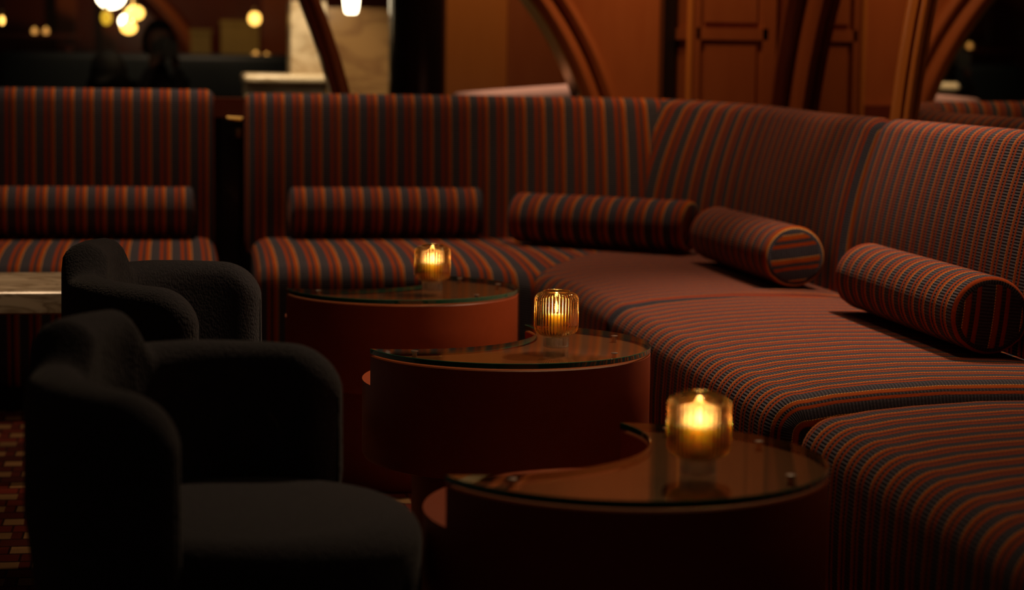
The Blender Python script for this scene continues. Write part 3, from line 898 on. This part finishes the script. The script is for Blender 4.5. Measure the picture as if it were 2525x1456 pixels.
# ------------------------------------------------------------------ tub chairs
def tub_chair(x, y, face_deg, label):
    t = thing('tub_chair', (x, y, 0), label, 'chair', 'charcoal tub chairs', math.radians(face_deg))
    # shell: wall swept round the back; local +x is the sitting direction
    a0, a1 = math.radians(82), math.radians(278); n = 120
    vs = []; rows = []
    def height(al):
        d = abs(math.degrees(al) - 180)
        s = min(1, max(0, (d - 15) / 14)); s = s * s * (3 - 2 * s)
        return 0.708 - 0.056 * s - 0.012 * max(0, (d - 45) / 65)
    ri, ro, zb = 0.214, 0.302, 0.275
    Ltot = (a1 - a0) * 0.265; er = 0.042; cr = 0.085
    stations = []
    for i in range(n + 1):
        al = a0 + (a1 - a0) * (0.5 - 0.5 * math.cos(PI * i / n)) if False else a0 + (a1 - a0) * i / n
        stations.append(al)
    extra = [a0 + er * q / 0.265 for q in (0.03, 0.10, 0.2, 0.35, 0.55, 0.8)]
    stations = sorted(set(stations + extra + [a0 + a1 - e for e in extra]))
    for al in stations:
        dist = min(al - a0, a1 - al) * 0.265
        e = er - math.sqrt(max(0, er * er - (er - dist) ** 2)) if dist < er else 0.0
        ez = cr - math.sqrt(max(0, cr * cr - (cr - dist) ** 2)) if dist < cr else 0.0
        top = height(al) - ez * 0.9
        bot = zb + ez * 0.35
        blk = 1 - min(1, max(0, (abs(math.degrees(al) - 180) - 15) / 14))
        ri2 = ri - 0.006 * blk + e; ro2 = ro - e
        cx = (ri2 + ro2) / 2; hw = (ro2 - ri2) / 2
        prof = []
        rt = min(0.042, hw * 0.98); rb = min(0.05, hw * 0.98)
        prof.append((ri2 - 0.004, bot + 0.05)); prof.append((ri2, 0.45)); prof.append((ri2 + 0.002, top - rt - 0.01))
        for i in range(1, 10):
            a = PI - PI * i / 10
            xx = math.cos(a); zz = math.sin(a)
            prof.append((cx + xx * hw, top - rt + zz * rt))
        prof.append((ro2, top - rt - 0.01)); prof.append((ro2 + 0.002, 0.45)); prof.append((ro2 - 0.006, bot + 0.11))
        for i in range(1, 6):
            a = -PI / 2 * i / 6
            prof.append((ro2 - 0.012 - rb + rb * math.cos(a), bot + rb * 1.2 + rb * 1.2 * math.sin(a)))
        prof.append((cx, bot)); prof.append((ri2 + 0.01, bot + 0.01))
        row = []
        for r, z in prof:
            row.append(len(vs)); vs.append((r * math.cos(al), r * math.sin(al), z))
        rows.append(row)
    fs = []; P = len(rows[0])
    for a, b in zip(rows, rows[1:]):
        for i in range(P): fs.append((a[i], a[(i + 1) % P], b[(i + 1) % P], b[i]))
    fs.append(rows[0]); fs.append(rows[-1][::-1])
    mesh('tub_shell', vs, fs, BOU, t, None, True, 70)
    s = MB(); Rs = 0.247; er = 0.055
    prof = [(0.0, 0.285), (Rs - 0.04, 0.285)]
    for i in range(7):
        a = -PI / 2 + PI / 2 * i / 6; prof.append((Rs - 0.04 + 0.04 * math.cos(a), 0.325 + 0.04 * math.sin(a)))
    for i in range(9):
        a = PI / 2 * i / 8; prof.append((Rs - er + er * math.cos(a), 0.40 + er * 0.85 * math.sin(a)))
    prof += [(0.16, 0.452), (0.10, 0.456), (0.0, 0.458)]
    s.lathe(prof, 72, (0.012, 0)); s.build('seat_cushion', BOU, t, sharp=70)
    b = MB(); b.lathe([(0.0, 0.03), (0.03, 0.03), (0.03, 0.29), (0.0, 0.29)], 24); b.build('swivel_column', PLINTH, t)
    b = MB(); b.lathe([(0.0, 0.0), (0.20, 0.0), (0.205, 0.008), (0.20, 0.016), (0.05, 0.03), (0.0, 0.03)], 48); b.build('base_plate', PLINTH, t)
    return t


tub_chair(0.098, 2.900, -28.5, 'charcoal tub chair in the foreground, its round seat showing')
tub_chair(0.085, 4.17, -15.5, 'charcoal tub chair farther back, beside the marble table')

# ------------------------------------------------------------------ marble table at the left edge
t = thing('marble_table', (-0.70, 5.36, 0), 'low rectangular marble table at the left edge beside the farther tub chair', 'table')
m = MB(); hx, hy = 0.45, 0.235; z0, z1, e = 0.446, 0.502, 0.004
vs = []
for (dx, z) in ((e, z0), (0, z0 + e), (0, z1 - e), (e, z1)):
    vs += [(-hx + dx, -hy + dx, z), (hx - dx, -hy + dx, z), (hx - dx, hy - dx, z), (-hx + dx, hy - dx, z)]
fs = [(0, 3, 2, 1), (12, 13, 14, 15)]
for l in range(3):
    for i in range(4): fs.append((l * 4 + i, l * 4 + (i + 1) % 4, l * 4 + 4 + (i + 1) % 4, l * 4 + 4 + i))
m.add(vs, fs); m.build('slab', MARB_T, t, smooth=False)
m = MB(); m.lathe([(0, 0.02), (0.05, 0.02), (0.05, 0.447), (0, 0.447)], 24); m.build('column', PLINTH, t)
m = MB(); m.lathe([(0, 0), (0.2, 0), (0.2, 0.015), (0.05, 0.02), (0, 0.02)], 40); m.build('base_plate', PLINTH, t)

# gap post between the two back-row banquettes
m = MB(); m.box(0.175, 0.235, 7.33, 7.43, 0.0, 0.86)
g = m.build('gap_post', BLACK, None, (0.205, 7.38, 0), smooth=False); g.location = (0.205, 7.38, 0)
set_tags(g, 'black glossy post in the gap between the two back-row banquettes', 'post')
q = MB(); q.tube([(0.196, 7.325, 0.868), (0.25, 7.325, 0.866)], 0.006, 10); q.build('brass_pin', BRASS, g, (0.205, 7.38, 0))
q = MB(); q.lathe([(0, 0.80), (0.012, 0.80), (0.014, 0.815), (0.012, 0.83), (0, 0.83)], 14, (0.236, 7.325)); q.build('hinge_knuckle', BRASS, g, (0.205, 7.38, 0))

# ------------------------------------------------------------------ solid far room added for the back mirror's reflection: counter, pillar, sofa, lamps, people
t = thing('marble_counter', (0.56, 10.25, 0), 'cream marble counter with a thick rounded slab, left of the arch foot', 'counter')
o3 = (0.56, 10.25, 0)
m = MB()
prof = []
for i in range(9):
    a = -PI / 2 + PI * i / 8; prof.append((0.024 * math.cos(a), 0.98 + 0.024 * math.sin(a)))
vs = []; xs = [0.352, 0.362, 0.738, 0.748]
for k, x in enumerate(xs):
    sc = 0.6 if k in (0, 3) else 1.0
    for dy, z in prof: vs.append((x, 10.05 - dy * sc, 0.98 + (z - 0.98) * sc))
    vs += [(x, 10.5, 0.98 + 0.024 * sc), (x, 10.5, 0.98 - 0.024 * sc)]
P = len(prof) + 2; fs = []
for k in range(3):
    for i in range(P): fs.append((k * P + i, k * P + (i + 1) % P, (k + 1) * P + (i + 1) % P, (k + 1) * P + i))
fs.append(list(range(P))); fs.append([3 * P + i for i in range(P)])
m.add(vs, fs); m.build('counter_slab', MARB, t, o3)
m = MB(); m.box(0.362, 0.74, 10.07, 10.48, 0.0, 0.957); m.build('counter_front', MARB, t, o3, smooth=False)
m = MB(); m.box(0.582, 0.755, 10.14, 10.46, 1.0, 1.36); m.build('upstand', MARB, t, o3, smooth=False)
m = MB(); m.box(0.757, 1.074, 10.20, 10.30, 0.0, 1.333)
o = m.build('marble_screen', MARB_B, None, (0.915, 10.25, 0), smooth=False); o.location = (0.915, 10.25, 0)
set_tags(o, 'honey-brown marble screen under the pendant lamp', 'screen')
m = MB(); m.lathe([(0, 0), (0.128, 0), (0.128, 2.6), (0, 2.6)], 48, (1.087, 9.15))
o = m.build('pillar', PILLAR, None, (1.087, 9.15, 0)); o.location = (1.087, 9.15, 0)
set_tags(o, 'dark glossy round pillar between the marble screen and the wood panels', 'pillar')

# teal sofa
org = (0.0, 12.3, 0)
t = thing('teal_sofa', org, 'long dark teal sofa in the back-wall reflection', 'sofa')
pk = [((-1.0, 12.26), (-1.0, 13.26)), ((0.93, 11.98), (1.07, 12.98))]
loft('backrest', pk, back_prof(1.10), 0, t, org, 0.05, 0.05, m=TEAL)
q = MB(); q.add([(-1.0, 11.75, 0.05), (0.9, 11.47, 0.05), (0.95, 12.0, 0.05), (-0.95, 12.3, 0.05), (-1.0, 11.75, 0.44), (0.9, 11.47, 0.44), (0.95, 12.0, 0.44), (-0.95, 12.3, 0.44)],
               [(0, 3, 2, 1), (4, 5, 6, 7), (0, 1, 5, 4), (1, 2, 6, 5), (2, 3, 7, 6), (3, 0, 4, 7)])
q.build('seat_base', TEAL, t, org, smooth=False)

# lit plaster piers on the far wall
for i, (x0, x1, y, z1, lab) in enumerate(((0.311, 0.545, 12.9, 1.31, 'wide ochre plinth lit behind the teal sofa'), (0.126, 0.252, 13.15, 1.255, 'narrow ochre plinth lit behind the teal sofa'))):
    q = MB(); e = 0.006
    q.box(x0, x1, y, y + 0.2, 0.0, z1 - 0.03); q.box(x0 - e, x1 + e, y - e, y + 0.2 + e, z1 - 0.03, z1)
    o = q.build('plinth_stand', PAINT_Y, None, ((x0 + x1) / 2, y, 0), smooth=False); o.location = ((x0 + x1) / 2, y, 0)
    set_tags(o, lab, 'plinth')


def globe_lamp(x, y, z, r, rz, m, label, grp, power=0.0, stem=True):
    t = thing('pendant_lamp', (x, y, z - rz), label, 'lamp', grp)
    b = MB(); b.ellipsoid((0, 0, rz), (r, r, rz), 24, 16); b.build('globe', m, t)
    c = MB(); c.lathe([(0, 2 * rz - 0.006), (r * 0.35, 2 * rz - 0.006), (r * 0.35, 2 * rz + 0.02), (r * 0.12, 2 * rz + 0.03), (0, 2 * rz + 0.03)], 16); c.build('cap', BRASS, t)
    c = MB(); c.tube([(0, 0, 2 * rz + 0.025), (0, 0, 2.6 - (z - rz))], 0.004, 6); c.build('cord', PLINTH, t)
    if power:
        d = bpy.data.lights.new('lamp_light', 'POINT'); d.energy = power; d.color = (1.0, 0.65, 0.32); d.shadow_soft_size = r
        o = bpy.data.objects.new('lamp_light', d); C.objects.link(o); o.parent = t; o.location = (0, 0, rz - rz - 0.06)
    return t


G = 'glowing pendant lamps'
globe_lamp(-0.283, 10.19, 1.372, 0.072, 0.066, GLOBE_W, 'largest white globe lamp at the top left', G)
globe_lamp(-0.166, 10.17, 1.289, 0.043, 0.036, GLOBE_Y, 'amber-white globe lamp right of the largest lamp', G)
globe_lamp(-0.216, 10.33, 1.250, 0.033, 0.034, GLOBE_W, 'small white globe lamp in the hanging cluster', G)
globe_lamp(-0.200, 10.25, 1.218, 0.040, 0.032, GLOBE_Y, 'lowest amber globe lamp of the hanging cluster', G)
globe_lamp(-0.302, 10.09, 1.262, 0.026, 0.036, GLOBE_D, 'dull yellow globe lamp under the largest lamp', G)
globe_lamp(0.504, 12.59, 1.316, 0.036, 0.040, GLOBE_Y, 'round lamp above the wide ochre plinth', G)
globe_lamp(-0.722, 9.245, 1.228, 0.011, 0.020, GLOBE_Y, 'tiny amber lamp at the left edge of the photo', G)
# tapered pendant above the marble screen
t = thing('pendant_lamp', (0.821, 9.495, 1.289), 'tapered white pendant lamp in front of the marble screen', 'lamp', G)
b = MB(); b.lathe([(0, 0), (0.022, 0.0), (0.028, 0.006), (0.034, 0.035), (0.037, 0.07), (0.036, 0.10), (0.02, 0.118), (0, 0.12)], 28); b.build('shade', GLOBE_W, t)
b = MB(); b.lathe([(0, 0.117), (0.012, 0.117), (0.012, 0.15), (0, 0.15)], 14); b.build('cap', BRASS, t)
b = MB(); b.tube([(0, 0, 0.145), (0, 0, 1.31)], 0.004, 6); b.build('cord', PLINTH, t)


def tealight(x, y, z, label, m=GLOW_S, r=0.016):
    t = thing('tealight', (x, y, z), label, 'candle', 'tealights in the reflected room')
    b = MB(); b.lathe([(0, 0), (r * 0.8, 0), (r, r * 0.5), (r, r * 1.8), (r * 0.9, r * 1.9), (0, r * 1.5)], 16); b.build('glass_cup', m, t)
    b = MB(); b.lathe([(0, r * 1.5), (r * 0.2, r * 1.8), (0, r * 2.6)], 8); b.build('flame', GLOBE_Y, t)


sh = MB(); sh.box(-1.25, -0.55, 12.74, 12.92, 1.185, 1.205)
o = sh.build('wall_shelf', WOOD_D, None, (-0.9, 12.83, 1.185), smooth=False); o.location = (-0.9, 12.83, 1.185)
set_tags(o, 'dark shelf holding tealights at the far left', 'shelf')
for x0 in (-1.2, -0.62):
    q = MB(); q.box(x0, x0 + 0.03, 12.78, 12.90, 0.0, 1.186); q.build('upright', WOOD_D, o, (-0.9, 12.83, 1.185), smooth=False)
tealight(-0.811, 12.81, 1.2052, 'left tealight on the dark far shelf', GLOW_S, 0.016)
tealight(-0.743, 12.80, 1.2052, 'right tealight on the dark far shelf', GLOW_S, 0.017)
cs = MB(); cs.box(0.42, 0.93, 12.28, 12.40, 0.0, 1.072)
o = cs.build('console', PLINTH, None, (0.67, 12.34, 0), smooth=False); o.location = (0.67, 12.34, 0)
set_tags(o, 'black console ledge behind the right end of the teal sofa', 'console')
tealight(0.50, 12.33, 1.0722, 'brighter tealight on the black console ledge', GLOW_S, 0.02)
tealight(0.565, 12.33, 1.0722, 'dimmer tealight on the black console ledge', GLOW_S, 0.017)


# people of the back mirror's reflection, added as solid figures
def skin_body(name, pts, edges, radii, m, parent, org, sub=2):
    me = bpy.data.meshes.new(name)
    me.from_pydata([Vector(p) - Vector(org) for p in pts], edges, [])
    me.materials.append(m)
    o = bpy.data.objects.new(name, me); C.objects.link(o); o.parent = parent
    mod = o.modifiers.new('skin', 'SKIN'); mod.use_smooth_shade = True
    for i, r in enumerate(radii):
        me.skin_vertices[0].data[i].radius = r if isinstance(r, tuple) else (r, r)
    me.skin_vertices[0].data[0].use_root = True
    s = o.modifiers.new('sub', 'SUBSURF'); s.levels = sub; s.render_levels = sub
    return o


def head(parent, org, c, face_dir, hair_long, m_skin=SKIN):
    c = Vector(c); f = Vector((face_dir[0], face_dir[1], 0)).normalized(); s = Vector((-f.y, f.x, 0)); u = Vector((0, 0, 1))
    h = MB(); n, mm = 28, 20; vs = []; fs = []
    for j in range(mm + 1):
        ph = PI * j / mm
        for k in range(n):
            a = 2 * PI * k / n
            x, y, z = math.sin(ph) * math.cos(a), math.sin(ph) * math.sin(a), math.cos(ph)
            wx, wy, wz = 0.093 * x, 0.075 * y, 0.115 * z
            if z < -0.1: wy *= 1 - 0.35 * (-z - 0.1); wx *= 1 - 0.18 * (-z - 0.1) if x > 0 else 1 - 0.45 * (-z - 0.1)
            if x > 0.75 and abs(y) < 0.22 and -0.45 < z < 0.05: wx += 0.020 * (1 - abs(y) / 0.22) * (0.05 - z) / 0.5      # nose
            if x > 0.6 and 0.05 < z < 0.25 and 0.2 < abs(y) < 0.55: wx -= 0.008                                        # eye sockets
            if x > 0.6 and -0.62 < z < -0.5 and abs(y) < 0.35: wx += 0.004                                           # lips
            vs.append(c + f * wx + s * wy + u * wz)
    for j in range(mm):
        for k in range(n): fs.append((j * n + k, j * n + (k + 1) % n, (j + 1) * n + (k + 1) % n, (j + 1) * n + k))
    h.add(vs, fs)
    for sg in (-1, 1): h.ellipsoid(c + s * sg * 0.076 - f * 0.005 - u * 0.005, (0.018, 0.010, 0.030), 10, 8)
    hd = h.build('head', m_skin, parent, org)
    for sg in (-1, 1):
        e = MB(); e.ellipsoid(c + f * 0.078 + s * sg * 0.031 + u * 0.012, (0.010, 0.012, 0.008), 10, 8)
        e.build('eye', CAMBODY, hd, org)
    g = MB(); vs = []; fs = []
    for j in range(mm + 1):
        ph = PI * j / mm
        for k in range(n):
            a = 2 * PI * k / n
            x, y, z = math.sin(ph) * math.cos(a), math.sin(ph) * math.sin(a), math.cos(ph)
            wx, wy, wz = 0.108 * x, 0.092 * y, 0.130 * z
            if hair_long:
                if z < 0: wy = 0.105 * (y / max(1e-3, abs(y)) if abs(y) > 0.25 else y / 0.25) * max(0.3, math.sin(ph)) ** 0.3 * (1 if x < 0.3 else 0.9); wz = 0.20 * z
            if x > 0.25 and z < 0.55: wx = 0.02 + 0.03 * x; wz = max(wz, 0.0) if not hair_long else wz
            if not hair_long and z < -0.35: wz = -0.045 + 0.3 * (wz + 0.045)
            vs.append(c - f * 0.010 + f * wx + s * wy + u * wz)
    for j in range(mm):
        for k in range(n): fs.append((j * n + k, j * n + (k + 1) % n, (j + 1) * n + (k + 1) % n, (j + 1) * n + k))
    g.add(vs, fs); g.build('hair', HAIR, hd, org)
    return hd


# seated person with long dark hair
fx = Vector((-0.55, 0.83, 0)).normalized(); sx = Vector((-fx.y, fx.x, 0))
H1 = Vector((-0.311, 10.4, 0.982)); org = (H1.x, H1.y, 0)
t = thing('person', org, 'seated person with long dark hair and dark clothes, left of the photographer', 'person', 'people in the reflected room')
b0 = Vector((H1.x, H1.y, 0)) - fx * 0.04
P = [b0 + Vector((0, 0, 0.42)), b0 + Vector((0, 0, 0.58)), b0 + Vector((0, 0, 0.74)), b0 + Vector((0, 0, 0.83)), b0 + fx * 0.02 + Vector((0, 0, 0.90))]
E = [(0, 1), (1, 2), (2, 3), (3, 4)]; RD = [(0.15, 0.12), (0.13, 0.10), (0.15, 0.10), (0.07, 0.06), (0.05, 0.05)]
for sg in (-1, 1):
    i = len(P); P += [b0 + sx * sg * 0.17 + Vector((0, 0, 0.76)), b0 + sx * sg * 0.23 + fx * 0.06 + Vector((0, 0, 0.56)), b0 + sx * sg * 0.13 + fx * 0.24 + Vector((0, 0, 0.50)),
          b0 + sx * sg * 0.10 + fx * 0.22 + Vector((0, 0, 0.42)), b0 + sx * sg * 0.11 + fx * 0.42 + Vector((0, 0, 0.43)), b0 + sx * sg * 0.11 + fx * 0.44 + Vector((0, 0, 0.10)), b0 + sx * sg * 0.11 + fx * 0.56 + Vector((0, 0, 0.05))]
    E += [(2, i), (i, i + 1), (i + 1, i + 2), (0, i + 3), (i + 3, i + 4), (i + 4, i + 5), (i + 5, i + 6)]
    RD += [0.06, 0.045, 0.032, 0.09, 0.07, 0.045, 0.035]
skin_body('body', P, E, RD, CLOTH, t, org)
head(t, org, H1, fx, True)
st = MB(); st.lathe([(0, 0.0), (0.16, 0.0), (0.16, 0.02), (0.03, 0.03), (0.03, 0.31), (0.19, 0.32), (0.19, 0.36), (0, 0.37)], 32, (b0.x, b0.y))
o = st.build('round_stool', PLINTH, None, (b0.x, b0.y, 0)); o.location = (b0.x, b0.y, 0)
set_tags(o, 'black round stool under the long-haired person', 'stool')

# photographer holding a camera to the face
fx = Vector((0.17, -0.98, 0)).normalized(); sx = Vector((-fx.y, fx.x, 0))
H2 = Vector((-0.058, 11.2, 1.150)); org = (H2.x, H2.y, 0)
t = thing('person', org, 'crouching photographer in dark clothes holding a camera to the face', 'person', 'people in the reflected room')
b0 = Vector((H2.x, H2.y, 0)) - fx * 0.06
P = [b0 - fx * 0.08 + Vector((0, 0, 0.50)), b0 - fx * 0.04 + Vector((0, 0, 0.68)), b0 + Vector((0, 0, 0.88)), b0 + Vector((0, 0, 0.98)), b0 + fx * 0.03 + Vector((0, 0, 1.06))]
E = [(0, 1), (1, 2), (2, 3), (3, 4)]; RD = [(0.14, 0.12), (0.12, 0.10), (0.13, 0.10), (0.06, 0.055), (0.05, 0.05)]
for sg in (-1, 1):
    i = len(P)
    P += [b0 + sx * sg * 0.13 + Vector((0, 0, 0.91)), b0 + sx * sg * 0.13 + fx * 0.14 + Vector((0, 0, 0.80)), b0 + sx * sg * 0.07 + fx * 0.19 + Vector((0, 0, 1.02)),
          b0 + sx * sg * 0.10 + fx * 0.02 + Vector((0, 0, 0.48)), b0 + sx * sg * 0.12 + fx * 0.32 + Vector((0, 0, 0.46 if sg > 0 else 0.20)), b0 + sx * sg * 0.12 + fx * (0.30 if sg > 0 else -0.05) + Vector((0, 0, 0.08)), b0 + sx * sg * 0.12 + fx * (0.42 if sg > 0 else 0.08) + Vector((0, 0, 0.04))]
    E += [(2, i), (i, i + 1), (i + 1, i + 2), (0, i + 3), (i + 3, i + 4), (i + 4, i + 5), (i + 5, i + 6)]
    RD += [0.055, 0.042, 0.030, 0.09, 0.065, 0.045, 0.035]
skin_body('body', P, E, RD, CLOTH, t, org)
head(t, org, H2, fx, False)
for sg in (-1, 1):      # hands: palm and five curled fingers on the camera
    pc = b0 + sx * sg * 0.060 + fx * 0.205 + Vector((0, 0, 1.075))
    h = MB(); h.ellipsoid(pc - Vector((0, 0, 0.02)), (0.022, 0.030, 0.042), 12, 8)
    for k, ln in enumerate((0.045, 0.052, 0.055, 0.048)):
        q0 = pc + Vector((0, 0, 0.035 - 0.019 * k)) + fx * 0.012
        h.tube([q0, q0 + fx * ln * 0.6 - sx * sg * 0.006, q0 + fx * ln * 0.75 - sx * sg * (0.006 + ln * 0.5)], [0.0085, 0.008, 0.0065], 8)
    q0 = pc - fx * 0.015 + Vector((0, 0, 0.0)); h.tube([q0, q0 - sx * sg * 0.02 + Vector((0, 0, 0.02)), q0 - sx * sg * 0.035 + Vector((0, 0, 0.025))], [0.010, 0.009, 0.007], 8)
    h.build('hand', SKIN, t, org)
cc = H2 + fx * 0.165 + Vector((0, 0, -0.03)); o4 = (cc.x, cc.y, cc.z - 0.05)
k = thing('photo_camera', o4, 'black camera held by the crouching photographer', 'camera')
m = MB(); rot = Matrix(((sx.x, fx.x, 0), (sx.y, fx.y, 0), (0, 0, 1)))
bx = MB(); bx.box(-0.066, 0.066, -0.03, 0.03, 0.0, 0.09); bx.box(-0.028, 0.028, -0.028, 0.028, 0.09, 0.115)
bx.v = [tuple(rot @ Vector(v)) for v in bx.v]; bx.build('body', CAMBODY, k, smooth=False)
ln = MB(); ln.tube([rot @ Vector((0, 0.03, 0.045)), rot @ Vector((0, 0.06, 0.045)), rot @ Vector((0, 0.13, 0.045))], [0.036, 0.038, 0.042], 20); ln.build('lens', CAMBODY, k)
